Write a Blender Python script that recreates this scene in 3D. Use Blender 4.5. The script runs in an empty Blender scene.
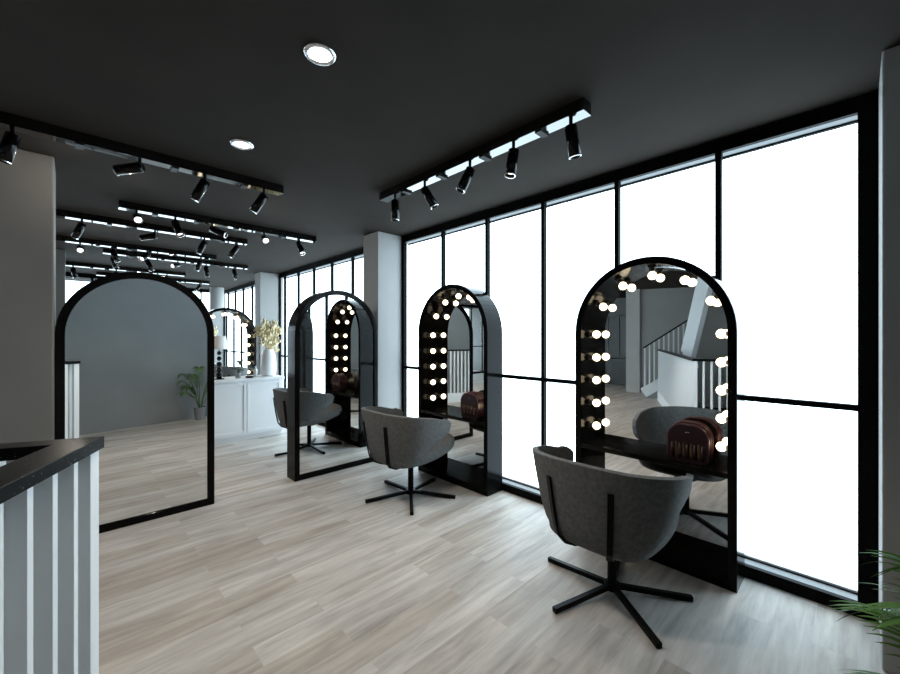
import bpy, bmesh, math, random
from mathutils import Vector, Matrix
random.seed(7)
PI = math.pi
C = bpy.context.scene.collection
sc = bpy.context.scene

# ------------------------------------------------------------------ camera, sky, exposure
CAM_H = 1.5855
CEIL = 2.947
WX = 3.2                       # inner plane of the window wall
cam_d = bpy.data.cameras.new('camera'); cam = bpy.data.objects.new('camera', cam_d); C.objects.link(cam)
cam.location = (0, 0, CAM_H); cam.rotation_euler = (PI/2, 0, -math.radians(43.88))
cam_d.sensor_width = 36; cam_d.lens = 392/900*36; cam_d.clip_start = 0.02; cam_d.clip_end = 200
sc.camera = cam

w = bpy.data.worlds.new('overcast_sky'); sc.world = w; w.use_nodes = True
bg = w.node_tree.nodes['Background']
bg.inputs['Color'].default_value = (0.71, 0.875, 1.0, 1)
bg.inputs['Strength'].default_value = 4.6
sc.view_settings.view_transform = 'Standard'
sc.view_settings.look = 'None'
sc.view_settings.gamma = 1
sc.view_settings.use_curve_mapping = False
sc.view_settings.exposure = 0.55
try:
    sc.cycles.max_bounces = 14; sc.cycles.glossy_bounces = 8; sc.cycles.transparent_max_bounces = 16
    sc.cycles.diffuse_bounces = 6
    sc.cycles.caustics_reflective = False; sc.cycles.caustics_refractive = False
except Exception:
    pass

# ------------------------------------------------------------------ materials
def mat(name, col, rough=0.5, metal=0.0, emit=None, es=0.0, spec=None, coat=0.0, ior=1.5):
    m = bpy.data.materials.new(name); m.use_nodes = True
    b = m.node_tree.nodes['Principled BSDF']
    b.inputs['Base Color'].default_value = (*col, 1)
    b.inputs['Roughness'].default_value = rough
    b.inputs['Metallic'].default_value = metal
    if spec is not None: b.inputs['Specular IOR Level'].default_value = spec
    b.inputs['IOR'].default_value = ior
    if coat: b.inputs['Coat Weight'].default_value = coat
    if emit:
        b.inputs['Emission Color'].default_value = (*emit, 1)
        b.inputs['Emission Strength'].default_value = es
    return m

def noisy(name, c1, c2, scale, rough=0.6, bump=0.0, stretch=(1, 1, 1), detail=4, lo=0.35, hi=0.65, bdist=0.002, spec=None):
    m = mat(name, c1, rough, spec=spec); nt = m.node_tree; b = nt.nodes['Principled BSDF']
    tc = nt.nodes.new('ShaderNodeTexCoord'); mp = nt.nodes.new('ShaderNodeMapping')
    mp.inputs['Scale'].default_value = stretch
    n = nt.nodes.new('ShaderNodeTexNoise'); n.inputs['Scale'].default_value = scale; n.inputs['Detail'].default_value = detail
    r = nt.nodes.new('ShaderNodeValToRGB')
    r.color_ramp.elements[0].position = lo; r.color_ramp.elements[0].color = (*c1, 1)
    r.color_ramp.elements[1].position = hi; r.color_ramp.elements[1].color = (*c2, 1)
    nt.links.new(tc.outputs['Object'], mp.inputs[0]); nt.links.new(mp.outputs[0], n.inputs[0])
    nt.links.new(n.outputs[0], r.inputs[0]); nt.links.new(r.outputs[0], b.inputs['Base Color'])
    if bump:
        bp = nt.nodes.new('ShaderNodeBump'); bp.inputs['Strength'].default_value = bump; bp.inputs['Distance'].default_value = bdist
        nt.links.new(n.outputs[0], bp.inputs['Height']); nt.links.new(bp.outputs[0], b.inputs['Normal'])
    return m

def floor_material():
    m = mat('wood_plank_floor', (0.5, 0.47, 0.43), 0.5, spec=0.3); nt = m.node_tree; b = nt.nodes['Principled BSDF']
    L = nt.links.new
    tc = nt.nodes.new('ShaderNodeTexCoord')
    br = nt.nodes.new('ShaderNodeTexBrick')
    br.offset = 0.37; br.inputs['Scale'].default_value = 1.0
    br.inputs['Brick Width'].default_value = 1.05; br.inputs['Row Height'].default_value = 0.165
    br.inputs['Mortar Size'].default_value = 0.0012; br.inputs['Mortar Smooth'].default_value = 0.1
    br.inputs['Color1'].default_value = (0, 0, 0, 1); br.inputs['Color2'].default_value = (1, 1, 1, 1)
    br.inputs['Mortar'].default_value = (0.3, 0.3, 0.3, 1)
    L(tc.outputs['Object'], br.inputs[0])
    pr = nt.nodes.new('ShaderNodeValToRGB')
    e = pr.color_ramp.elements
    e[0].position = 0.0; e[0].color = (0.365, 0.335, 0.30, 1)
    e[1].position = 1.0; e[1].color = (0.46, 0.445, 0.42, 1)
    k = e.new(0.3); k.color = (0.42, 0.395, 0.365, 1)
    k = e.new(0.6); k.color = (0.49, 0.475, 0.455, 1)
    k = e.new(0.8); k.color = (0.42, 0.405, 0.385, 1)
    L(br.outputs['Color'], pr.inputs[0])
    # long grain streaks
    mp = nt.nodes.new('ShaderNodeMapping'); mp.inputs['Scale'].default_value = (0.6, 5.5, 1)
    L(tc.outputs['Object'], mp.inputs[0])
    # each plank gets its own offset in the grain
    ad = nt.nodes.new('ShaderNodeVectorMath'); ad.operation = 'ADD'
    sc_ = nt.nodes.new('ShaderNodeVectorMath'); sc_.operation = 'SCALE'; sc_.inputs['Scale'].default_value = 9
    L(br.outputs['Color'], sc_.inputs[0]); L(mp.outputs[0], ad.inputs[0]); L(sc_.outputs[0], ad.inputs[1])
    n = nt.nodes.new('ShaderNodeTexNoise'); n.inputs['Scale'].default_value = 3.2; n.inputs['Detail'].default_value = 8
    n.inputs['Roughness'].default_value = 0.6; n.inputs['Distortion'].default_value = 0.4
    L(ad.outputs[0], n.inputs[0])
    r2 = nt.nodes.new('ShaderNodeValToRGB')
    r2.color_ramp.elements[0].position = 0.28; r2.color_ramp.elements[0].color = (0.62, 0.605, 0.595, 1)
    r2.color_ramp.elements[1].position = 0.72; r2.color_ramp.elements[1].color = (1.18, 1.18, 1.18, 1)
    L(n.outputs[0], r2.inputs[0])
    mx = nt.nodes.new('ShaderNodeMix'); mx.data_type = 'RGBA'; mx.blend_type = 'MULTIPLY'
    mx.inputs[0].default_value = 1.0
    L(pr.outputs[0], mx.inputs[6]); L(r2.outputs[0], mx.inputs[7])
    # soft knots / cloudy patches
    n3 = nt.nodes.new('ShaderNodeTexNoise'); n3.inputs['Scale'].default_value = 2.0; n3.inputs['Detail'].default_value = 3
    L(tc.outputs['Object'], n3.inputs[0])
    r3 = nt.nodes.new('ShaderNodeValToRGB')
    r3.color_ramp.elements[0].position = 0.3; r3.color_ramp.elements[0].color = (0.9, 0.89, 0.88, 1)
    r3.color_ramp.elements[1].position = 0.7; r3.color_ramp.elements[1].color = (1.05, 1.05, 1.05, 1)
    L(n3.outputs[0], r3.inputs[0])
    mx2 = nt.nodes.new('ShaderNodeMix'); mx2.data_type = 'RGBA'; mx2.blend_type = 'MULTIPLY'; mx2.inputs[0].default_value = 1.0
    L(mx.outputs[2], mx2.inputs[6]); L(r3.outputs[0], mx2.inputs[7])
    # joints between planks
    mx3 = nt.nodes.new('ShaderNodeMix'); mx3.data_type = 'RGBA'; mx3.blend_type = 'MIX'
    L(br.outputs['Fac'], mx3.inputs[0]); L(mx2.outputs[2], mx3.inputs[6]); mx3.inputs[7].default_value = (0.37, 0.35, 0.33, 1)
    L(mx3.outputs[2], b.inputs['Base Color'])
    bp = nt.nodes.new('ShaderNodeBump'); bp.inputs['Strength'].default_value = 0.15; bp.inputs['Distance'].default_value = 0.001
    L(n.outputs[0], bp.inputs['Height']); L(bp.outputs[0], b.inputs['Normal'])
    return m

def granite_material():
    m = mat('black_sparkle_granite', (0.006, 0.006, 0.006), 0.3, ior=1.15); nt = m.node_tree; b = nt.nodes['Principled BSDF']; L = nt.links.new
    tc = nt.nodes.new('ShaderNodeTexCoord')
    v = nt.nodes.new('ShaderNodeTexVoronoi'); v.inputs['Scale'].default_value = 100
    L(tc.outputs['Object'], v.inputs[0])
    r = nt.nodes.new('ShaderNodeValToRGB')
    r.color_ramp.elements[0].position = 0.10; r.color_ramp.elements[0].color = (0.30, 0.30, 0.27, 1)
    r.color_ramp.elements[1].position = 0.20; r.color_ramp.elements[1].color = (0.008, 0.008, 0.008, 1)
    L(v.outputs['Distance'], r.inputs[0])
    n = nt.nodes.new('ShaderNodeTexNoise'); n.inputs['Scale'].default_value = 60; n.inputs['Detail'].default_value = 2
    L(tc.outputs['Object'], n.inputs[0])
    r2 = nt.nodes.new('ShaderNodeValToRGB')
    r2.color_ramp.elements[0].position = 0.48; r2.color_ramp.elements[0].color = (0, 0, 0, 1)
    r2.color_ramp.elements[1].position = 0.60; r2.color_ramp.elements[1].color = (1, 1, 1, 1)
    L(n.outputs[0], r2.inputs[0])
    mx = nt.nodes.new('ShaderNodeMix'); mx.data_type = 'RGBA'
    L(r2.outputs[0], mx.inputs[0]); mx.inputs[6].default_value = (0.008, 0.008, 0.008, 1); L(r.outputs[0], mx.inputs[7])
    L(mx.outputs[2], b.inputs['Base Color'])
    return m

def glass_material():
    m = bpy.data.materials.new('window_glass'); m.use_nodes = True; nt = m.node_tree
    nt.nodes.remove(nt.nodes['Principled BSDF'])
    out = nt.nodes['Material Output']
    t = nt.nodes.new('ShaderNodeBsdfTransparent'); t.inputs[0].default_value = (0.97, 0.985, 0.98, 1)
    g = nt.nodes.new('ShaderNodeBsdfGlossy'); g.inputs['Roughness'].default_value = 0.02
    mx = nt.nodes.new('ShaderNodeMixShader')
    mx.inputs[0].default_value = 0.03; nt.links.new(t.outputs[0], mx.inputs[1]); nt.links.new(g.outputs[0], mx.inputs[2])
    nt.links.new(mx.outputs[0], out.inputs[0])
    return m

M = dict(
    floor=floor_material(),
    ceiling=noisy('dark_ceiling_paint', (0.024, 0.020, 0.017), (0.027, 0.023, 0.019), 3, 0.95, spec=0.12),
    column=noisy('grey_column_plaster', (0.30, 0.30, 0.295), (0.32, 0.32, 0.315), 2, 0.75),
    wall=noisy('blue_grey_wall_plaster', (0.185, 0.195, 0.20), (0.21, 0.22, 0.222), 1.5, 0.8),
    stairwall=noisy('warm_grey_stair_plaster', (0.34, 0.325, 0.31), (0.36, 0.345, 0.33), 2, 0.8),
    pier=noisy('dark_grey_pier_plaster', (0.115, 0.113, 0.108), (0.125, 0.123, 0.118), 2, 0.8),
    black=mat('black_lacquer', (0.003, 0.003, 0.003), 0.12, ior=1.3),
    jamb=mat('black_gloss_frame', (0.003, 0.003, 0.003), 0.13, ior=1.16),
    rail=mat('black_anodised_rail', (0.003, 0.003, 0.003), 0.05, ior=2.0),
    matte=mat('black_powder_coat', (0.005, 0.005, 0.005), 0.35, ior=1.14),
    frame=mat('black_window_aluminium', (0.003, 0.003, 0.003), 0.5, ior=1.12),
    mirror=mat('silvered_mirror', (0.90, 0.92, 0.92), 0.0, 1.0),
    bulb=mat('warm_bulb_glass', (1, 1, 1), 0.3, emit=(1.0, 0.80, 0.52), es=3.2),
    socket=mat('black_bulb_socket', (0.01, 0.01, 0.01), 0.35),
    chrome=mat('chrome_metal', (0.75, 0.76, 0.78), 0.15, 1.0),
    lens=mat('lit_spot_lens', (1, 1, 1), 0.3, emit=(1, 0.97, 0.92), es=3.0),
    down=mat('lit_downlight_lens', (1, 1, 1), 0.3, emit=(1, 0.98, 0.95), es=4.0),
    fabric=noisy('charcoal_wool_fabric', (0.065, 0.066, 0.066), (0.105, 0.106, 0.105), 45, 0.95, 0.35, detail=6, lo=0.3, hi=0.7),
    white=noisy('white_cabinet_paint', (0.72, 0.73, 0.74), (0.76, 0.77, 0.78), 2, 0.45),
    slat=mat('white_slat_paint', (0.78, 0.80, 0.81), 0.5),
    granite=granite_material(),
    reveal=mat('pale_reveal_paint', (0.20, 0.21, 0.215), 0.8),
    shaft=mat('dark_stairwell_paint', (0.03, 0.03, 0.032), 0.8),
    leather=noisy('burgundy_leather', (0.016, 0.005, 0.007), (0.026, 0.008, 0.011), 90, 0.32, 0.25, lo=0.3, hi=0.7),
    piping=mat('burgundy_piping', (0.16, 0.05, 0.06), 0.35),
    glint=mat('gold_glint_metal', (0.42, 0.24, 0.10), 0.3, 1.0),  # metal tone standing in for golden reflections on the bag
    leaf=noisy('green_palm_leaf', (0.035, 0.11, 0.018), (0.09, 0.20, 0.035), 6, 0.6, spec=0.2),
    stem=mat('green_brown_stem', (0.10, 0.12, 0.04), 0.6),
    pot=mat('grey_glazed_pot', (0.22, 0.23, 0.24), 0.25),
    soil=noisy('dark_soil', (0.02, 0.015, 0.01), (0.05, 0.035, 0.02), 40, 0.95),
    vase=mat('white_ceramic', (0.80, 0.80, 0.79), 0.35),
    dried=noisy('pale_dried_flowers', (0.62, 0.50, 0.27), (0.82, 0.74, 0.52), 30, 0.8),
    shade=mat('white_fabric_shade', (0.78, 0.77, 0.74), 0.8),
    screen=mat('dark_screen', (0.02, 0.02, 0.025), 0.2),
    glass=glass_material(),
    cabinet=mat('black_cabinet_paint', (0.015, 0.015, 0.015), 0.35),
)

# ------------------------------------------------------------------ mesh helpers
def link(name, bm, m, parent=None, smooth=False, bevel=0.0, mats=None):
    bmesh.ops.recalc_face_normals(bm, faces=bm.faces)
    me = bpy.data.meshes.new(name); bm.to_mesh(me); bm.free()
    for mm in (mats or [m]): me.materials.append(mm)
    if smooth:
        for p in me.polygons: p.use_smooth = True
    o = bpy.data.objects.new(name, me); C.objects.link(o)
    if parent is not None: o.parent = parent
    if bevel:
        b = o.modifiers.new('bevel', 'BEVEL'); b.width = bevel; b.segments = 2; b.limit_method = 'ANGLE'; b.angle_limit = 0.6
    return o

def box(bm, x0, x1, y0, y1, z0, z1, mi=0):
    v = [bm.verts.new(p) for p in ((x0,y0,z0),(x1,y0,z0),(x1,y1,z0),(x0,y1,z0),(x0,y0,z1),(x1,y0,z1),(x1,y1,z1),(x0,y1,z1))]
    for f in ((0,3,2,1),(4,5,6,7),(0,1,5,4),(1,2,6,5),(2,3,7,6),(3,0,4,7)):
        bm.faces.new([v[i] for i in f]).material_index = mi

def frame_of(d):
    d = Vector(d).normalized(); u = Vector((0, 0, 1)) if abs(d.z) < 0.9 else Vector((1, 0, 0))
    a = d.cross(u).normalized(); return a, d.cross(a).normalized()

def tube(bm, pts, radii, n=12, cap=True):
    pts = [Vector(p) for p in pts]
    if not hasattr(radii, '__len__'): radii = [radii]*len(pts)
    rings = []
    a0 = None
    for i, p in enumerate(pts):
        d = (pts[min(i+1, len(pts)-1)] - pts[max(i-1, 0)])
        a, b = frame_of(d)
        if a0 is not None:
            a = (a0 - d.normalized()*a0.dot(d.normalized())).normalized(); b = d.normalized().cross(a)
        a0 = a
        rings.append([bm.verts.new(p + (a*math.cos(2*PI*k/n) + b*math.sin(2*PI*k/n))*radii[i]) for k in range(n)])
    for r, s in zip(rings, rings[1:]):
        for k in range(n): bm.faces.new((r[k], r[(k+1) % n], s[(k+1) % n], s[k]))
    if cap:
        bm.faces.new(rings[0]); bm.faces.new(rings[-1])

def bar(bm, p, q, wd, ht, up=(0, 0, 1)):
    p, q = Vector(p), Vector(q); d = (q-p).normalized(); s = d.cross(Vector(up)).normalized(); u = s.cross(d)
    vs = []
    for c in (p, q):
        for a, b in ((-1,-1),(1,-1),(1,1),(-1,1)): vs.append(bm.verts.new(c + s*a*wd/2 + u*b*ht/2))
    for f in ((0,1,2,3),(4,5,6,7),(0,1,5,4),(1,2,6,5),(2,3,7,6),(3,0,4,7)): bm.faces.new([vs[i] for i in f])

def lathe(bm, prof, n=28, c=(0, 0, 0)):
    rings = []
    for r, z in prof:
        if r < 1e-5: rings.append([bm.verts.new((c[0], c[1], c[2]+z))])
        else: rings.append([bm.verts.new((c[0]+r*math.cos(2*PI*k/n), c[1]+r*math.sin(2*PI*k/n), c[2]+z)) for k in range(n)])
    for a, b in zip(rings, rings[1:]):
        for k in range(n):
            k2 = (k+1) % n
            if len(a) == 1 and len(b) == 1: continue
            if len(a) == 1: bm.faces.new((a[0], b[k], b[k2]))
            elif len(b) == 1: bm.faces.new((a[k], a[k2], b[0]))
            else: bm.faces.new((a[k], a[k2], b[k2], b[k]))

def ball(bm, c, r, u=16, v=10, sc3=(1, 1, 1)):
    mtx = Matrix.Translation(c) @ Matrix.Diagonal((*sc3, 1))
    bmesh.ops.create_uvsphere(bm, u_segments=u, v_segments=v, radius=r, matrix=mtx)

def prism(bm, pts, y0, y1):
    """outline of (x,z) points extruded along y"""
    a = [bm.verts.new((x, y0, z)) for x, z in pts]; b = [bm.verts.new((x, y1, z)) for x, z in pts]
    n = len(pts)
    bm.faces.new(a); bm.faces.new(b[::-1])
    for k in range(n): bm.faces.new((a[k], a[(k+1) % n], b[(k+1) % n], b[k]))

def empty(name, loc=(0, 0, 0), rz=0.0):
    o = bpy.data.objects.new(name, None); C.objects.link(o); o.location = loc; o.rotation_euler = (0, 0, rz)
    o.empty_display_size = 0.1
    return o

def tag(o, label, cat, group=None):
    o['label'] = label; o['category'] = cat
    if group: o['group'] = group
    return o

def struct(name, bm, m, bevel=0.0, parent=None):
    o = link(name, bm, m, parent, bevel=bevel)
    if parent is None: o['kind'] = 'structure'
    return o

def copy_tree(o, parent=None):
    c = o.copy(); C.objects.link(c)
    if parent is not None: c.parent = parent
    for ch in list(o.children): copy_tree(ch, c)
    return c

# ------------------------------------------------------------------ the setting
# rotated frame of the stairwell
P0 = Vector((0.07, 1.61, 0)); E1 = Vector((-0.917, 0.40, 0)).normalized(); E2 = Vector((-0.40, -0.917, 0)).normalized()
def R(a, b, z=0.0): return P0 + E1*a + E2*b + Vector((0, 0, z))
WELL_A, WELL_B = 4.8, 1.7

# floor with the stairwell opening
bm = bmesh.new()
outer = [(-7.6, -3.0), (3.55, -3.0), (3.55, 13.2), (-7.6, 13.2)]
inner = [R(0.07, 0.07), R(WELL_A, 0.07), R(WELL_A, WELL_B), R(0.07, WELL_B)]
ov = [bm.verts.new((x, y, 0)) for x, y in outer]; iv = [bm.verts.new((p.x, p.y, 0)) for p in inner]
ed = [bm.edges.new((ov[i], ov[(i+1) % 4])) for i in range(4)] + [bm.edges.new((iv[i], iv[(i+1) % 4])) for i in range(4)]
bmesh.ops.triangle_fill(bm, use_beauty=True, edges=ed)
ret = bmesh.ops.extrude_face_region(bm, geom=bm.faces[:])
for v in [g for g in ret['geom'] if isinstance(g, bmesh.types.BMVert)]: v.co.z -= 0.12
struct('floor', bm, M['floor'])

# dark shaft below the opening
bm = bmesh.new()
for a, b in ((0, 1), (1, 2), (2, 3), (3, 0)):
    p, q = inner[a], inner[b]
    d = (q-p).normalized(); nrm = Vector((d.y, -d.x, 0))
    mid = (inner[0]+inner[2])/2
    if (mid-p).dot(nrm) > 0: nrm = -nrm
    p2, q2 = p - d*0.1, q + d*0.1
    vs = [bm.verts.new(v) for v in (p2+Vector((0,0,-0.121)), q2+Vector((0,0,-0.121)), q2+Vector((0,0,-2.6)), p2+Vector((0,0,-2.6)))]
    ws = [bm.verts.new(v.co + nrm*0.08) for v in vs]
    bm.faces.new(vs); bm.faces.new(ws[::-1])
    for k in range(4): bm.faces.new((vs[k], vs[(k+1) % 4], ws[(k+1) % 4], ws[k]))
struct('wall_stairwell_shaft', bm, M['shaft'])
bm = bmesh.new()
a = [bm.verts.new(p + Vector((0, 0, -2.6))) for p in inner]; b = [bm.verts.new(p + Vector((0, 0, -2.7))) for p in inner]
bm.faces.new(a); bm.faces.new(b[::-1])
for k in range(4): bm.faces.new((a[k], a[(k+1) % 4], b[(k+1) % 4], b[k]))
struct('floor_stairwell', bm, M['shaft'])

bm = bmesh.new(); box(bm, -7.6, 3.55, -3.0, 13.2, CEIL, CEIL+0.15); struct('ceiling', bm, M['ceiling'])

def wall_seg(name, p, q, th, m, z0=0.0, z1=CEIL):
    """vertical wall from p to q, thickness th to the right of travel"""
    p, q = Vector((p[0], p[1], 0)), Vector((q[0], q[1], 0)); d = (q-p).normalized(); n = Vector((d.y, -d.x, 0))*th
    bm = bmesh.new()
    lo = [bm.verts.new(v + Vector((0, 0, z0))) for v in (p, q, q+n, p+n)]
    hi = [bm.verts.new(v + Vector((0, 0, z1))) for v in (p, q, q+n, p+n)]
    bm.faces.new(lo); bm.faces.new(hi[::-1])
    for k in range(4): bm.faces.new((lo[k], lo[(k+1) % 4], hi[(k+1) % 4], hi[k]))
    return struct(name, bm, m)

# wall behind the camera and round the stairwell
wall_seg('wall_back', (-0.66, -0.05), (3.2, -0.745), 0.12, M['wall'])
e_in = R(6.75, 1.76); wall_seg('wall_stairwell', (e_in.x, e_in.y), (-0.66, -0.05), 0.12, M['stairwall'])
s_top = R(6.05, 0.0) + E2*-0.35; s_bot = R(6.05, 1.76)
wall_seg('wall_stairs', (s_top.x, s_top.y), (s_bot.x, s_bot.y), 0.12, M['stairwall'])
wall_seg('wall_left', (-7.45, 3.0), (-7.45, 13.05), -0.12, M['pier'])
bm = bmesh.new(); box(bm, -5.60, -5.22, 4.28, 4.66, 0, CEIL); struct('wall_pier_rear', bm, M['stairwall'])
bm = bmesh.new(); box(bm, -7.45, -5.62, 3.9, 4.02, 0, CEIL); struct('wall_niche', bm, M['pier'])
# piers that stand on the line of the arch mirrors
bm = bmesh.new(); box(bm, -0.62, -0.103, 4.20, 4.62, 0, CEIL); struct('wall_pier_front', bm, M['pier'], bevel=0.012)
bm = bmesh.new(); box(bm, -0.60, -0.09, 8.60, 9.0, 0, CEIL); struct('wall_pier_middle', bm, M['pier'])
# columns on the window side
for nm, y0, y1 in (('wall_column_rear', -0.50, -0.08), ('wall_column_front', 4.27, 4.62), ('wall_column_middle', 8.66, 9.0)):
    bm = bmesh.new(); box(bm, 2.82 if y0 > 0 else 2.77, 3.30, y0, y1, 0, CEIL); struct(nm, bm, M['column'], bevel=0.008)
bm = bmesh.new(); lathe(bm, [(0, 0), (0.17, 0), (0.17, CEIL), (0, CEIL)], 32, (2.86, 12.25, 0)); struct('wall_round_column', bm, M['column'])

# window wall, one framed bay after another, glass in each
HEAD, SILL, TR = 2.856, 0.075, 1.181
win_n = [0]
def bay(y0, y1, end0=0.018, end1=0.018, axis='y', at=WX):
    """one bay between mullion centres y0 and y1"""
    win_n[0] += 1
    bm = bmesh.new()
    X0, X1 = at, at+0.045
    def bx(x0, x1, a, b, z0, z1):
        if axis == 'y': box(bm, x0, x1, a, b, z0, z1)
        else: box(bm, a, b, x0, x1, z0, z1)
    bx(X0, X1, y0, y0+end0, 0, CEIL); bx(X0, X1, y1-end1, y1, 0, CEIL)
    bx(X0, X1-0.01, y0+end0, y1-end1, HEAD, CEIL); bx(X0, X1-0.01, y0+end0, y1-end1, 0, SILL)
    bx(X0+0.005, X1-0.005, y0+end0, y1-end1, TR-0.018, TR+0.018)
    bx(X0+0.105, X0+0.13, y0, y1, SILL, SILL+0.012); bx(X0+0.105, X0+0.13, y0, y1, HEAD-0.012, HEAD)
    o = struct('window_%d' % win_n[0], bm, M['frame'])
    bm = bmesh.new()
    if axis == 'y': box(bm, at+0.115, at+0.121, y0, y1, SILL+0.012, HEAD-0.012)
    else: box(bm, y0, y1, at+0.115, at+0.121, SILL+0.012, HEAD-0.012)
    link('glass', bm, M['glass'], o)
    return o

ms = [0.666 + 0.7*k for k in range(5)]
ys = [-0.08] + ms + [4.27]
ys[-1] = 4.27
for k in range(6): bay(ys[k], ys[k+1], 0.08 if k == 0 else 0.018, 0.05 if k == 5 else 0.018)
ys = [4.62, 4.89, 5.59, 6.28, 6.98, 7.68, 8.37, 8.66]
for k in range(7): bay(ys[k], ys[k+1])
ys = [9.0, 9.06, 9.76, 10.46, 11.16, 11.86, 12.56, 13.0]
for k in range(1, 7): bay(ys[k], ys[k+1])
xs = [1.0, 1.62, 2.24, 2.62, 3.18]
for k in range(4): bay(xs[k], xs[k+1], axis='x', at=12.9)
xs = [-7.4 + 0.7*k for k in range(12)] + [0.95]
for k in range(12): bay(xs[k], xs[k+1], axis='x', at=11.5)
# pale reveals between frame and glass
for nm, y0, y1 in (('trim_1', -0.08, 4.27), ('trim_2', 4.62, 8.66), ('trim_3', 9.0, 13.0)):
    bm = bmesh.new()
    box(bm, WX+0.046, WX+0.10, y0, y1, HEAD+0.004, CEIL); box(bm, WX+0.046, WX+0.10, y0, y1, 0, SILL-0.004)
    box(bm, WX+0.036, WX+0.104, y0, y1, HEAD, HEAD+0.006) ; box(bm, WX+0.036, WX+0.104, y0, y1, SILL-0.006, SILL)
    struct(nm, bm, M['reveal'])
bm = bmesh.new(); box(bm, 3.2, 3.4, -2.9, -0.5, 0, CEIL); struct('wall_right', bm, M['pier'])
wall_seg('wall_far_return', (0.97, 11.5), (0.97, 12.9), 0.1, M['pier'])
bm = bmesh.new(); box(bm, -7.5, 3.2, -2.95, -2.85, 0, CEIL); struct('wall_rear', bm, M['pier'])

# ------------------------------------------------------------------ arches
def arch_pts(hw, z0, zs, n=32):
    pts = [(-hw, z0), (hw, z0)]
    for k in range(n+1):
        a = PI*k/n; pts.append((hw*math.cos(a), zs + hw*math.sin(a)))
    return pts

def arch_ring(bm, hw, ztop, t, zb, d0, d1, n=32):
    """closed ring frame, front at y=d0, back at y=d1; zb = height of the bottom bar"""
    zs = ztop - hw
    o = [(-hw, 0), (hw, 0)] + [(hw*math.cos(PI*k/n), zs + hw*math.sin(PI*k/n)) for k in range(n+1)]
    h = hw - t
    i = [(-h, zb), (h, zb)] + [(h*math.cos(PI*k/n), zs + h*math.sin(PI*k/n)) for k in range(n+1)]
    V = {}
    for nm, pts in (('o', o), ('i', i)):
        for s, y in ((0, d0), (1, d1)): V[nm, s] = [bm.verts.new((x, y, z)) for x, z in pts]
    m = len(o)
    for k in range(m):
        l = (k+1) % m
        bm.faces.new((V['o',0][k], V['o',0][l], V['i',0][l], V['i',0][k]))
        bm.faces.new((V['o',1][l], V['o',1][k], V['i',1][k], V['i',1][l]))
        bm.faces.new((V['o',0][k], V['o',1][k], V['o',1][l], V['o',0][l]))
        bm.faces.new((V['i',0][l], V['i',1][l], V['i',1][k], V['i',0][k]))

HW = 0.541
ZT = 2.16
def make_station():
    t = empty('vanity_station')
    D = 0.24
    bm = bmesh.new(); arch_ring(bm, HW, ZT, 0.05, 0.07, 0, D); link('arch_frame', bm, M['jamb'], t, bevel=0.003)
    bm = bmesh.new(); prism(bm, arch_pts(HW-0.052, 0.072, ZT-HW), D-0.012, D-0.002); link('back_panel', bm, M['matte'], t)
    bm = bmesh.new(); prism(bm, arch_pts(HW-0.0515, 0.0715, ZT-HW), D-0.02, D-0.0125); link('mirror', bm, M['mirror'], t)
    bm = bmesh.new(); box(bm, -HW+0.0505, HW-0.0505, 0.0, D-0.021, 0.695, 0.731); link('shelf', bm, M['black'], t, bevel=0.002)
    h = HW - 0.05; zs = ZT - HW; yb = 0.135
    spots = []
    for k in range(1, 5):
        for s in (-1, 1): spots.append(((s*h, zs - 0.015 - 0.186*k), (-s, 0)))
    for k in range(7):
        a = PI*k/6; spots.append(((h*math.cos(a), zs + h*math.sin(a) - (0.012 if k in (0, 6) else 0)), (-math.cos(a), -math.sin(a))))
    for (x, z), (dx, dz) in spots:
        bm = bmesh.new()
        c = Vector((x + dx*0.062 + 0.004, yb, z + dz*0.070)); ball(bm, c, 0.031, 18, 12)
        b = link('bulb', bm, M['bulb'], t, smooth=True)
        bm = bmesh.new(); p = Vector((x, yb, z)); d = Vector((dx, 0, dz))
        tube(bm, [p, p+d*0.012, p+d*0.013, p+d*0.036], [0.026, 0.026, 0.017, 0.015], 14)
        link('socket', bm, M['socket'], b)
    return t

st0 = make_station()
st0.location = (2.955, 1.057, 0); st0.rotation_euler = (0, 0, -PI/2)
tag(st0, 'large black arched vanity mirror with glowing bulbs nearest the palm end of the window wall', 'mirror station', 'bulb-lit arch mirrors')
st1 = copy_tree(st0); st1.location = (2.96, 3.085, 0)
tag(st1, 'black arched vanity mirror with glowing bulbs standing by the window behind the middle chair', 'mirror station', 'bulb-lit arch mirrors')
st2 = copy_tree(st0); st2.location = (2.18, 8.58, 0); st2.rotation_euler = (0, 0, 0)
tag(st2, 'small distant bulb-lit arched mirror behind the white reception counter', 'mirror station', 'bulb-lit arch mirrors')

def make_arch_mirror():
    t = empty('arch_mirror'); D = 0.22
    bm = bmesh.new(); arch_ring(bm, 0.535, ZT-0.02, 0.056, 0.06, 0, D); link('arch_frame', bm, M['jamb'], t, bevel=0.003)
    bm = bmesh.new(); prism(bm, arch_pts(0.535-0.0565, 0.0605, ZT-0.02-0.535), 0.016, 0.024); link('mirror', bm, M['mirror'], t)
    bm = bmesh.new(); prism(bm, arch_pts(0.535-0.0565, 0.0605, ZT-0.02-0.535), 0.0245, D-0.004); link('back_panel', bm, M['matte'], t)
    return t
am0 = make_arch_mirror(); am0.location = (0.434, 4.235, 0)
tag(am0, 'tall arched black-framed mirror beside the grey pier, reflecting the bare wall and the palm', 'mirror', 'plain arch mirrors')
am1 = copy_tree(am0); am1.location = (2.282, 4.262, 0)
tag(am1, 'tall arched black-framed mirror beside the pale column, reflecting the middle chair', 'mirror', 'plain arch mirrors')

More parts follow.
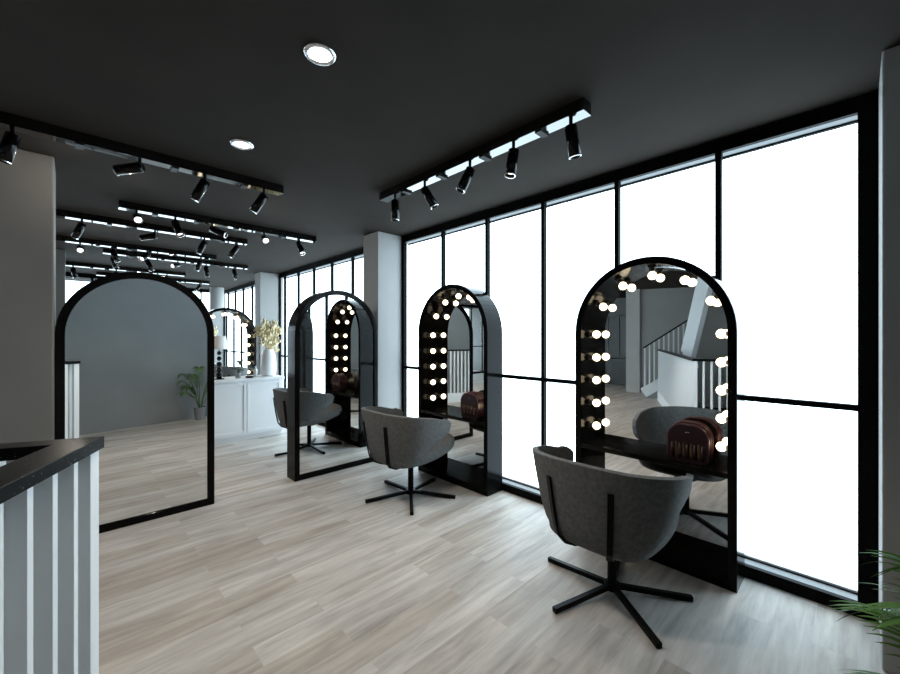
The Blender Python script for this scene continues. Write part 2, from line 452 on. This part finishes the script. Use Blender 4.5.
# ------------------------------------------------------------------ chairs
def smooth01(x): x = max(0, min(1, x)); return x*x*(3-2*x)
def make_chair():
    t = empty('salon_chair')
    # wrap-around shell: u runs from the right arm round the back to the left arm
    NU, NV = 64, 10; SHX = 0.085
    def plan(tt, sx, sy, fx, inw):
        s = 1 if tt >= 0 else -1; a = abs(tt)
        if a < 0.62:
            ph = a/0.62*PI/2; return (-sx*math.cos(ph)**0.85 if math.cos(ph) > 0 else 0, s*sy*math.sin(ph)**0.9)
        k = (a-0.62)/0.38; return (k*fx, s*(sy - inw*k*k))
    bm = bmesh.new(); rows = []
    for i in range(NU+1):
        tt = -1 + 2*i/NU; a = abs(tt)
        top = 0.90 - 0.025*smooth01(a/0.5) - 0.085*smooth01((a-0.35)/0.65)
        bot = 0.435 + 0.19*smooth01((a-0.25)/0.75)
        if a > 0.86:
            q = math.sqrt(max(0.0, 1-((a-0.86)/0.155)**2)); mid = (top+bot)/2 + 0.012; hf = (top-bot)/2*max(q, 0.35)
            top, bot = mid+hf, mid-hf
        px, py = plan(tt, 0.365, 0.425, 0.27, 0.05)
        bx_, by_ = plan(tt, 0.27, 0.325, 0.25, -0.045)
        col = []
        for j in range(NV+1):
            v = j/NV; e = v**0.62
            col.append(bm.verts.new((bx_ + (px-bx_)*e - SHX, by_ + (py-by_)*e, bot + (top-bot)*v)))
        rows.append(col)
    for r, s in zip(rows, rows[1:]):
        for j in range(NV): bm.faces.new((r[j], s[j], s[j+1], r[j+1]))
    sh = link('shell', bm, M['fabric'], t, smooth=True)
    so = sh.modifiers.new('solid', 'SOLIDIFY'); so.thickness = 0.034; so.offset = 0
    bv = sh.modifiers.new('bevel', 'BEVEL'); bv.width = 0.012; bv.segments = 3; bv.limit_method = 'ANGLE'; bv.angle_limit = 0.9
    # seat: padded tongue tilted back
    secs = [(-0.335, 0.12, 0.435, 0.49), (-0.315, 0.22, 0.392, 0.51), (-0.24, 0.295, 0.356, 0.525), (-0.04, 0.315, 0.350, 0.525), (0.12, 0.325, 0.372, 0.54),
            (0.26, 0.315, 0.40, 0.565), (0.37, 0.285, 0.43, 0.585), (0.44, 0.225, 0.458, 0.588), (0.475, 0.12, 0.49, 0.565)]
    bm = bmesh.new(); rings = []; n = 28
    for x, wd, b_, tp in secs:
        mid, hf = (b_+tp)/2, (tp-b_)/2; ring = []
        for k in range(n):
            a = 2*PI*k/n; cs, sn = math.cos(a), math.sin(a)
            ring.append(bm.verts.new((x - 0.035, wd*math.copysign(abs(cs)**0.6, cs), mid + hf*math.copysign(abs(sn)**0.75, sn))))
        rings.append(ring)
    for r, s in zip(rings, rings[1:]):
        for k in range(n): bm.faces.new((r[k], r[(k+1) % n], s[(k+1) % n], s[k]))
    bm.faces.new(rings[0]); bm.faces.new(rings[-1])
    se = link('seat', bm, M['fabric'], t, smooth=True)
    su = se.modifiers.new('sub', 'SUBSURF'); su.levels = 1; su.render_levels = 2
    # two flat struts up the back of the shell
    for s in (-1, 1):
        bm = bmesh.new(); ph = math.radians(27)
        pts = []
        for v in (0.10, 0.2, 0.35, 0.5, 0.68, 0.80):
            e = v**0.62; top, bot = 0.875, 0.39
            rx = 0.275 + (0.365-0.275)*e; ry = 0.32 + (0.425-0.32)*e
            pts.append(Vector((-(rx+0.030)*math.cos(ph)**0.85 - SHX, s*(ry+0.02)*math.sin(ph)**0.9*0.86, bot + (top-bot)*v)))
        pts = [Vector((-0.03, s*0.02, 0.340)), Vector((-0.15, s*0.07, 0.342)), Vector((-0.27, s*0.115, 0.352)), Vector((-0.345, s*0.135, 0.388))] + pts
        vs = []
        for i, p in enumerate(pts):
            d = (pts[min(i+1, len(pts)-1)] - pts[max(i-1, 0)]).normalized()
            side = Vector((-math.sin(ph)*s, -math.cos(ph), 0)); side = (side - d*side.dot(d)).normalized(); nn = d.cross(side)
            vs.append([bm.verts.new(p + side*a*0.016 + nn*b*0.006) for a, b in ((-1,-1),(1,-1),(1,1),(-1,1))])
        for r, q in zip(vs, vs[1:]):
            for k in range(4): bm.faces.new((r[k], r[(k+1) % 4], q[(k+1) % 4], q[k]))
        bm.faces.new(vs[0]); bm.faces.new(vs[-1])
        link('back_strut', bm, M['matte'], t)
    bm = bmesh.new(); tube(bm, [(0, 0, 0.035), (0, 0, 0.355)], 0.028, 20); tube(bm, [(0, 0, 0.02), (0, 0, 0.06)], 0.045, 20)
    tube(bm, [(0, 0, 0.33), (0, 0, 0.362)], 0.09, 20)
    link('post', bm, M['matte'], t, bevel=0.002)
    for k in range(5):
        a = math.radians(89 + 72*k); d = Vector((math.cos(a), math.sin(a), 0))
        bm = bmesh.new(); bar(bm, d*0.02 + Vector((0, 0, 0.042)), d*0.455 + Vector((0, 0, 0.016)), 0.032, 0.030)
        link('leg', bm, M['matte'], t, bevel=0.003)
    return t
ch0 = make_chair(); ch0.location = (2.42, 1.06, 0)
tag(ch0, 'large charcoal tub chair in front, its back turned, facing the biggest lit mirror', 'chair', 'charcoal swivel tub chairs')
ch1 = copy_tree(ch0); ch1.location = (2.44, 3.105, 0)
tag(ch1, 'charcoal tub swivel chair in the middle of the room, beside the second lit mirror', 'chair', 'charcoal swivel tub chairs')
ch2 = copy_tree(ch0); ch2.location = (2.36, 5.22, 0)
tag(ch2, 'charcoal chair mostly hidden behind the arched mirror, between it and the reception counter', 'chair', 'charcoal swivel tub chairs')


# ------------------------------------------------------------------ bags
def make_bag():
    t = empty('vanity_bag')
    def outline(hw, h, r=0.10):
        pts = [(-hw+0.02, 0), (hw-0.02, 0), (hw, 0.03)]
        for k in range(13):
            a = PI/2*k/12; pts.append((hw-r+r*math.cos(a), h-r+r*math.sin(a)))
        for k in range(13):
            a = PI/2 + PI/2*k/12; pts.append((-hw+r+r*math.cos(a), h-r+r*math.sin(a)))
        pts.append((-hw, 0.03)); return pts
    bm = bmesh.new(); prism(bm, outline(0.123, 0.262), 0, 0.048); link('front_pocket', bm, M['leather'], t, bevel=0.006)
    bm = bmesh.new(); prism(bm, outline(0.120, 0.268), 0.052, 0.110); link('body', bm, M['leather'], t, bevel=0.006)
    for y in (0.002, 0.050, 0.108):
        bm = bmesh.new(); pts = outline(0.123, 0.262 if y < 0.05 else 0.268)
        tube(bm, [(x, y, z) for x, z in pts[2:]], 0.0042, 8); link('piping', bm, M['piping'], t, smooth=True)
    for k in range(5):
        bm = bmesh.new(); x = -0.09 + 0.045*k
        tube(bm, [(x, -0.002, 0.03), (x, -0.006, 0.08), (x, -0.002, 0.13)], [0.010, 0.013, 0.008], 10); link('pleat', bm, M['leather'], t, smooth=True)
    for k in range(4):
        bm = bmesh.new(); x = -0.0675 + 0.045*k; box(bm, x-0.006, x+0.006, -0.006, 0.001, 0.05, 0.135); link('glint_strip', bm, M['glint'], t)  # golden reflections between the pleats, built as raised metal strips
    bm = bmesh.new(); box(bm, -0.012, 0.012, -0.004, 0.001, 0.205, 0.213); link('clasp', bm, M['chrome'], t)
    return t
bag0 = make_bag(); bag0.location = (3.0, 0.80, 0.7313); bag0.rotation_euler = (0, 0, -PI/2)
tag(bag0, 'burgundy rounded leather vanity bag on the shelf of the nearest lit mirror', 'bag', 'burgundy vanity bags')
bag1 = copy_tree(bag0); bag1.location = (3.0, 2.83, 0.7313)
tag(bag1, 'burgundy rounded leather vanity bag on the shelf of the lit mirror behind the middle chair', 'bag', 'burgundy vanity bags')

# ------------------------------------------------------------------ track lights
def track(label, x0, x1, fixed, along, heads, blocks, gloss=True):
    """ceiling track: along 'x' at y=fixed, or along 'y' at x=fixed"""
    ln = x1-x0
    t = empty('track_light', ((x0+x1)/2, fixed, CEIL) if along == 'x' else (fixed, (x0+x1)/2, CEIL))
    tag(t, label, 'track light', 'black ceiling track lights')
    ax = Vector((1, 0, 0)) if along == 'x' else Vector((0, 1, 0))
    c0 = (x0+x1)/2; HZ = 0.072
    bm = bmesh.new()
    if along == 'x': box(bm, -ln/2, ln/2, -0.045, 0.045, -HZ, -0.0005)
    else: box(bm, -0.045, 0.045, -ln/2, ln/2, -HZ, -0.0005)
    link('rail', bm, M['rail'], t)
    for b in blocks:
        p = ax*(b-c0); bm = bmesh.new()
        e = Vector((0.022, 0.0455, 0)) if along == 'x' else Vector((0.0455, 0.022, 0))
        box(bm, p.x-e.x, p.x+e.x, p.y-e.y, p.y+e.y, -HZ-0.014, -HZ-0.0002)
        link('connector', bm, M['matte'], t)
    for pos, d in heads:
        d = Vector(d).normalized(); p = ax*(pos-c0) + Vector((0, 0, -HZ-0.055))
        q = p + d*0.004
        rot = Vector((0, 0, 1)).rotation_difference(d).to_matrix().to_4x4()
        def spin(bm): bmesh.ops.transform(bm, matrix=Matrix.Translation(q) @ rot, verts=bm.verts)
        bm = bmesh.new(); lathe(bm, [(0, -0.026), (0.026, -0.026), (0.036, -0.020), (0.036, 0.158), (0.032, 0.158), (0.032, 0.128), (0, 0.128)], 26); spin(bm)
        h = link('spot_head', bm, M['black'], t, smooth=False)
        for f in h.data.polygons: f.use_smooth = len(f.vertices) == 4 and abs(f.normal.dot(d)) < 0.5
        bm = bmesh.new(); tube(bm, [ax*(pos-c0) + Vector((0, 0, -HZ)), p + Vector((0, 0, 0.0))], 0.011, 12); link('stem', bm, M['matte'], h)
        bm = bmesh.new(); lathe(bm, [(0, 0.1285), (0.030, 0.1285), (0.030, 0.131), (0, 0.134)], 22); spin(bm); link('lens', bm, M['lens'], h)
        bm = bmesh.new(); lathe(bm, [(0.0362, 0.152), (0.0368, 0.154), (0.0368, 0.159), (0.0325, 0.160), (0.0325, 0.1585), (0.0362, 0.1582), (0.0362, 0.152)], 26); spin(bm); link('trim_ring', bm, M['chrome'], h)
        ld = bpy.data.lights.new('spot_beam', 'SPOT'); ld.energy = 11; ld.spot_size = 1.9; ld.spot_blend = 1.0; ld.shadow_soft_size = 0.03; ld.color = (1, 0.88, 0.74)
        lo = bpy.data.objects.new('spot_beam', ld); C.objects.link(lo); lo.parent = h; lo.location = q + d*0.14
        lo.rotation_euler = Vector((0, 0, -1)).rotation_difference(d).to_euler()
    return t

track('black ceiling track with five spotlights running along in front of the windows', 1.076, 3.129, 2.13, 'y',
      [(1.18, (0.21, -0.06, -0.98)), (1.6, (-0.19, 0.04, -0.98)), (2.0, (-0.32, 0.31, -0.89)), (2.52, (0.37, -0.35, -0.86)), (2.94, (0, 0, -1))],
      [1.38, 1.85, 2.31, 2.77])
track('nearest crosswise black ceiling track, reaching in from above the grey pier', -0.69, 1.364, 3.62, 'x',
      [(-0.27, (-0.24, 0.10, -0.97)), (0.35, (-0.77, 0.61, -0.18)), (0.76, (-0.39, 0.38, -0.84)), (1.21, (-0.43, 0.42, -0.80))],
      [-0.5, 0.03, 0.56, 1.05])
track('second crosswise ceiling track, its right end nearest the pale column', 0.328, 2.38, 5.13, 'x',
      [(0.47, (0.0, -0.90, -0.42)), (0.80, (0.21, -0.47, -0.86)), (1.15, (0.73, -0.57, -0.37)), (1.72, (-0.18, -0.88, -0.42)), (2.16, (0.05, -0.5, -0.87))],
      [0.62, 1.0, 1.4, 1.95])
track('third crosswise ceiling track, just behind the second and ending shorter on the right', -0.30, 1.75, 5.93, 'x',
      [(0.07, (-0.37, 0.35, -0.86)), (0.72, (-0.77, 0.61, -0.2)), (1.24, (-0.37, 0.35, -0.86)), (1.63, (-0.47, 0.45, -0.76))],
      [0.3, 1.0, 1.45])
track('crosswise ceiling track above the white counter, fourth back from the room front', -0.33, 1.72, 7.42, 'x',
      [(0.07, (0.0, -0.90, -0.42)), (0.41, (0.3, -0.3, -0.9)), (0.81, (-0.5, -0.6, -0.5)), (1.5, (-0.3, 0.3, -0.9))],
      [0.25, 0.6, 1.1])
track('crosswise ceiling track over the far lit mirror, fifth back from the room front', 0.331, 2.39, 8.05, 'x',
      [(0.45, (0.2, -0.2, -0.95)), (0.88, (0.3, -0.3, -0.9)), (1.29, (-0.6, -0.7, -0.3)), (1.71, (0.05, -0.3, -0.95)), (2.16, (0.15, -0.3, -0.93))],
      [0.66, 1.08, 1.5, 1.95])
track('farthest crosswise ceiling track, close to the end windows', -0.33, 1.72, 9.9, 'x',
      [(0.0, (0.2, -0.2, -0.95)), (0.6, (-0.3, 0.3, -0.9)), (1.4, (-0.3, -0.6, -0.7))], [0.25, 1.0])
track('small distant crosswise ceiling track ending beside the far arched mirror top', 0.35, 2.40, 11.0, 'x',
      [(0.5, (0.2, -0.2, -0.95)), (1.3, (-0.3, 0.3, -0.9)), (2.2, (-0.5, -0.3, -0.8))], [0.9, 1.8])

# ------------------------------------------------------------------ downlights
def make_down():
    t = empty('ceiling_downlight')
    bm = bmesh.new(); lathe(bm, [(0.052, -0.001), (0.054, -0.010), (0.066, -0.012), (0.075, -0.006), (0.077, -0.0005), (0.052, -0.0005)], 40)
    link('ring', bm, M['chrome'], t, smooth=True)
    bm = bmesh.new(); lathe(bm, [(0, -0.006), (0.050, -0.006), (0.050, -0.001), (0, -0.001)], 32); link('lens', bm, M['down'], t)
    return t
d0 = make_down(); d0.location = (0.856, 1.792, CEIL)
tag(d0, 'round recessed ceiling downlight with a pale ring, the larger and nearer of the two', 'downlight', 'recessed ceiling downlights')
d1 = copy_tree(d0); d1.location = (0.859, 3.01, CEIL)
tag(d1, 'round recessed ceiling downlight just in front of the nearest crosswise track', 'downlight', 'recessed ceiling downlights')
d2 = copy_tree(d0); d2.location = (-1.2, 5.5, CEIL)  # added lamp out of view, brightens the back left of the room
tag(d2, 'added out-of-view ceiling downlight brightening the floor left of the reception counter', 'downlight', 'recessed ceiling downlights')
d3 = copy_tree(d0); d3.location = (-2.7, 6.8, CEIL)  # second added fill lamp, also out of view
tag(d3, 'added out-of-view ceiling downlight brightening the room left of the middle pier', 'downlight', 'recessed ceiling downlights')
for o in (d0, d1, d2, d3):
    ld = bpy.data.lights.new('lamp_beam', 'SPOT'); ld.energy = 70 if o in (d0, d1) else 160; ld.spot_size = 2.2; ld.spot_blend = 0.6; ld.shadow_soft_size = 0.05; ld.color = (1, 0.9, 0.78)
    lo = bpy.data.objects.new('lamp_beam', ld); C.objects.link(lo); lo.parent = o; lo.location = (0, 0, -0.02)

# ------------------------------------------------------------------ stairwell balustrade
CAPZ = 1.28
bt = empty('stair_balustrade', tuple(P0))
tag(bt, 'white slatted stairwell balustrade with a black speckled stone cap, front left corner', 'balustrade')
bm = bmesh.new()
def quad_slab(bm, pts, z0, z1):
    a = [bm.verts.new((p.x, p.y, z0)) for p in pts]; b = [bm.verts.new((p.x, p.y, z1)) for p in pts]; n = len(pts)
    bm.faces.new(a); bm.faces.new(b[::-1])
    for k in range(n): bm.faces.new((a[k], a[(k+1) % n], b[(k+1) % n], b[k]))
def RL(a, b): return E1*a + E2*b
W_ = 0.095
LA, LB = 4.75, 1.62
quad_slab(bm, [RL(0, 0), RL(LA, 0), RL(LA, W_*0.75), RL(W_, W_*0.75), RL(W_, LB), RL(0, LB)], CAPZ-0.035, CAPZ)
cap = link('cap_rail', bm, M['granite'], bt, bevel=0.002); cap['label'] = 'black speckled stone cap rail'
k = 0
b0 = 0.012
for a0, b0, a1, b1 in [(0.01, 0.01, 0.06, 0.06)]:
    bm = bmesh.new(); quad_slab(bm, [RL(a0, b0), RL(a1, b0), RL(a1, b1), RL(a0, b1)], 0.0, CAPZ-0.035); link('corner_post', bm, M['slat'], bt)
n = 0
pos = 0.127
while pos < LB - 0.05:
    bm = bmesh.new(); quad_slab(bm, [RL(0.01, pos), RL(0.06, pos), RL(0.06, pos+0.021), RL(0.01, pos+0.021)], 0.0, CAPZ-0.035); link('slat', bm, M['slat'], bt); pos += 0.0955
pos = 0.127
while pos < LA - 0.05:
    bm = bmesh.new(); quad_slab(bm, [RL(pos, 0.01), RL(pos+0.024, 0.01), RL(pos+0.024, 0.06), RL(pos, 0.06)], 0.22, CAPZ-0.035); link('slat', bm, M['slat'], bt); pos += 0.0955
bm = bmesh.new(); quad_slab(bm, [RL(0.061, 0.008), RL(LA, 0.008), RL(LA, 0.062), RL(0.061, 0.062)], 0.0, 0.22); link('kerb', bm, M['slat'], bt)

# stairs climbing beyond the well (seen in the mirrors)
st = empty('staircase', tuple(R(4.95, -0.3)))
tag(st, 'grey staircase with white slatted railing seen reflected in the nearest lit mirror', 'staircase')
NS = 11; RUN = 0.24; RISE = 0.17
bm = bmesh.new()
for k in range(NS):
    z1 = min(RISE*(k+1), CEIL-0.02)
    quad_slab(bm, [RL(0.05, RUN*k) , RL(0.95, RUN*k), RL(0.95, RUN*(k+1)), RL(0.05, RUN*(k+1))], 0.0 if k < 8 else z1-0.5, z1)
# keep inside the room
link('steps', bm, M['column'], st)
bm = bmesh.new()
p, q = RL(0.025, 0.0), RL(0.025, RUN*5)
bar(bm, p + Vector((0, 0, 0.13)), q + Vector((0, 0, RISE*5+0.10)), 0.045, 0.25); link('stringer', bm, M['slat'], st)
bm = bmesh.new(); bar(bm, RL(0.025, 0) + Vector((0, 0, 1.30)), RL(0.025, RUN*5) + Vector((0, 0, 1.30+RISE*5)), 0.05, 0.035); link('handrail', bm, M['granite'], st)
for k in range(11):
    s = 0.02 + k*RUN*5/11
    zb = 0.22 + s*RISE/RUN; zt = 1.28 + s*RISE/RUN
    bm = bmesh.new(); quad_slab(bm, [RL(0.01, s), RL(0.045, s), RL(0.045, s+0.03), RL(0.01, s+0.03)], zb, zt); link('baluster', bm, M['slat'], st)
a_, b_ = R(4.95, -0.3) + RL(0.0, RUN*5+0.03), R(4.95, -0.3) + RL(0.0, 2.05)
wall_seg('wall_stair_side', (b_.x, b_.y), (a_.x, a_.y), 0.05, M['stairwall'])
# sloping underside of the upper flight
bm = bmesh.new(); bar(bm, (-3.95, 2.74, 1.15), (-3.38, 2.22, 2.93), 0.55, 0.10, up=(0.6, 0.8, 0))
tag(link('stair_soffit', bm, M['slat']), 'pale sloping underside of the upper stair flight reflected in the nearest lit mirror', 'stair soffit')

# black cabinet at the far left, only seen reflected
cb = empty('display_cabinet', (-6.95, 5.6, 0)); tag(cb, 'dark gridded cabinet far behind the stairs, seen reflected in the nearest lit mirror', 'cabinet')
bm = bmesh.new(); box(bm, -0.3, 0.3, -0.8, 0.8, 0, 0.85); link('base_cabinet', bm, M['cabinet'], cb)
bm = bmesh.new(); box(bm, -0.3, 0.0, -0.8, 0.8, 0.86, 2.3); link('upper_cabinet', bm, M['cabinet'], cb)
for k in range(5):
    bm = bmesh.new(); box(bm, 0.001, 0.03, -0.8+0.385*k, -0.8+0.385*k+0.04, 0.9, 2.3); link('door_stile', bm, M['pier'], cb)

# ------------------------------------------------------------------ reception counter and what stands on it
ct = empty('reception_counter', (1.64, 6.49, 0)); tag(ct, 'white panelled reception counter behind the two arched mirrors', 'counter')
x0, x1 = -0.86, 0.835
bm = bmesh.new(); box(bm, x0, x1, 0.03, 0.55, 0.07, 0.905); link('body', bm, M['white'], ct, bevel=0.003)
bm = bmesh.new(); box(bm, x0+0.02, x1-0.02, 0.06, 0.53, 0.0, 0.069); link('plinth', bm, M['white'], ct)
bm = bmesh.new(); box(bm, x0-0.02, x1+0.02, 0.0, 0.58, 0.906, 0.942); link('countertop', bm, M['white'], ct, bevel=0.004)
nP = 3; wP = 0.52; xr = x1-0.03-wP*nP
for k in range(nP):
    a, b = xr+wP*k+0.006, xr+wP*(k+1)-0.006
    bm = bmesh.new()
    for r in ((a, a+0.035, 0.10, 0.885), (b-0.035, b, 0.10, 0.885), (a+0.035, b-0.035, 0.10, 0.15), (a+0.035, b-0.035, 0.845, 0.885)):
        box(bm, r[0], r[1], 0.019, 0.0295, r[2], r[3])
    link('panel_moulding', bm, M['white'], ct, bevel=0.002)
CT = 0.9421
bm = bmesh.new(); lathe(bm, [(0, 0), (0.095, 0), (0.115, 0.04), (0.12, 0.18), (0.112, 0.32), (0.09, 0.39), (0.075, 0.42), (0.08, 0.44), (0.07, 0.44), (0.065, 0.41), (0.08, 0.36), (0, 0.34)], 32)
v = link('vase', bm, M['vase'], smooth=True); v.location = (2.33, 6.76, CT)
tag(v, 'large white ceramic vase of dried flowers at the right end of the counter', 'vase')
fl = empty('dried_flower_bouquet', (2.33, 6.76, CT+0.345)); tag(fl, 'bunch of pale yellow dried flowers in the white counter vase', 'flowers')
for k in range(34):
    a = random.uniform(0, 2*PI); sp = random.uniform(0.02, 0.21); hh = random.uniform(0.28, 0.66) - sp*0.7
    tip = Vector((sp*math.cos(a), sp*math.sin(a)*0.8, hh))
    bm = bmesh.new(); tube(bm, [Vector((0.03*math.cos(a), 0.03*math.sin(a), 0.0)), Vector((0.04*math.cos(a), 0.04*math.sin(a), 0.10)), tip*0.5 + Vector((0, 0, 0.07)), tip], 0.003, 5)
    for j in range(11):
        c = tip + Vector((random.uniform(-.035, .035), random.uniform(-.035, .035), random.uniform(-.10, .02)))
        ball(bm, c, random.uniform(0.010, 0.020), 7, 5, (1, 1, 1.6))
    link('flower_stem', bm, M['dried'], fl, smooth=True)
lp = empty('table_lamp', (1.60, 6.72, CT)); tag(lp, 'table lamp with a white shade and black beaded stem on the counter', 'lamp')
bm = bmesh.new(); lathe(bm, [(0, 0), (0.07, 0), (0.07, 0.015), (0.015, 0.02), (0, 0.02)], 24)
link('base', bm, M['black'], lp)
bm = bmesh.new()
for k, r in enumerate((0.05, 0.04, 0.04, 0.035, 0.032)): ball(bm, (0, 0, 0.06 + 0.085*k), r, 14, 10)
tube(bm, [(0, 0, 0.4), (0, 0, 0.60)], 0.006, 8)
link('beaded_stem', bm, M['black'], lp, smooth=True)
bm = bmesh.new(); lathe(bm, [(0.12, 0.46), (0.088, 0.66), (0.084, 0.66), (0.116, 0.46), (0.12, 0.46)], 32); link('lamp_shade', bm, M['shade'], lp, smooth=True)
pl = empty('potted_plant', (1.865, 6.74, CT)); tag(pl, 'small dark leafy plant in a pot on the white counter beside the lamp', 'plant')
bm = bmesh.new(); lathe(bm, [(0, 0), (0.035, 0), (0.045, 0.08), (0.04, 0.08), (0, 0.07)], 18); link('pot', bm, M['pot'], pl)
bm = bmesh.new()
for k in range(16):
    a = random.uniform(0, 2*PI); r = random.uniform(0.02, 0.085); z = random.uniform(0.12, 0.31)
    p = Vector((r*math.cos(a), r*math.sin(a), z)); tube(bm, [(0, 0, 0.07), p*0.6 + Vector((0, 0, 0.04)), p], 0.0025, 5)
    ball(bm, p, 0.026, 8, 6, (1, 0.8, 0.35))
link('foliage', bm, mat('dark_leaf', (0.015, 0.03, 0.012), 0.5), pl, smooth=True)
bm = bmesh.new(); lathe(bm, [(0, 0), (0.028, 0), (0.028, 0.12), (0.012, 0.14), (0.012, 0.175), (0, 0.175)], 18)
o = link('bottle', bm, M['vase'], smooth=True); o.location = (2.12, 6.72, CT); tag(o, 'slim white bottle standing on the counter left of the vase', 'bottle')
bm = bmesh.new(); lathe(bm, [(0, 0), (0.05, 0), (0.065, 0.03), (0.06, 0.03), (0.04, 0.008), (0, 0.008)], 18)
o = link('small_bowl', bm, M['black'], smooth=True); o.location = (2.0, 6.62, CT); tag(o, 'small shallow black bowl on the counter between plant and bottle', 'bowl')
# chair behind the counter
bc = copy_tree(ch0); bc.location = (1.86, 7.75, 0.0); bc.rotation_euler = (0, 0, math.radians(70)); bc.scale = (1, 1, 1.22)
tag(bc, 'dark grey chair whose back rises behind the counter below the lamp', 'chair', 'charcoal swivel tub chairs')

# ------------------------------------------------------------------ palm by the camera
pm = empty('potted_palm', (1.76, -0.27, 0)); tag(pm, 'green potted palm at the lower right edge beside the grey column', 'plant')
bm = bmesh.new(); lathe(bm, [(0, 0), (0.075, 0), (0.10, 0.20), (0.105, 0.24), (0.092, 0.24), (0.088, 0.20), (0, 0.20)], 28); link('pot', bm, M['pot'], pm, smooth=False)
bm = bmesh.new(); lathe(bm, [(0, 0.215), (0.085, 0.215), (0.085, 0.205), (0, 0.205)], 24); link('soil', bm, M['soil'], pm)
def frond(az, reach, rise, droop, nl=19, ll=0.125):
    d = Vector((math.cos(az), math.sin(az), 0)); side = Vector((-d.y, d.x, 0))
    bm = bmesh.new(); pts = []
    for i in range(13):
        s = i/12
        pts.append(Vector((0, 0, 0.21)) + d*(0.015 + reach*s**1.25) + Vector((0, 0, rise*math.sin(min(1.0, s*0.62+0.0)*PI/2*1.25) - droop*s**3)))
    tube(bm, pts, [0.006 - 0.0045*i/12 for i in range(13)], 6)
    def at(s):
        f = s*12; i = min(11, int(f)); return pts[i].lerp(pts[i+1], f-i), (pts[i+1]-pts[i]).normalized()
    for j in range(nl):
        s = 0.36 + 0.62*j/(nl-1); p, tg = at(s); L = ll*(0.55 + 0.9*math.sin(PI*min(1, (s-0.25)/0.8)))*random.uniform(0.85, 1.1)
        for sd in (-1, 1):
            dr = (side*sd*0.85 + tg*0.75 + Vector((0, 0, 0.15))).normalized()
            prev = None
            nrm = dr.cross(tg).normalized()
            wv = nrm.cross(dr).normalized()
            for q in range(6):
                u = q/5; wd = 0.0055*math.sin(PI*min(0.98, 0.12+u*0.88))+0.0004
                c = p + dr*L*u + Vector((0, 0, -0.075*u*u*(L/0.17)))
                cur = (bm.verts.new(c + wv*wd), bm.verts.new(c - wv*wd))
                if prev: bm.faces.new((prev[0], cur[0], cur[1], prev[1]))
                prev = cur
    return link('frond', bm, M['leaf'], pm, smooth=True)
fr = [(45, .33, .72, .26), (30, .27, .95, .28), (20, .20, .70, .22), (4, .25, .90, .25),
      (140, .22, .98, .28), (175, .34, .80, .22), (172, .33, .98, .26), (2, .28, .70, .2), (160, .24, .66, .20), (110, .08, 1.05, .2), (160, .34, .52, .16), (38, .30, .40, .16), (166, .30, .68, .2)]
for a, r_, rs, dr_ in fr:
    frond(math.radians(a), r_ + 0.0, rs, dr_)
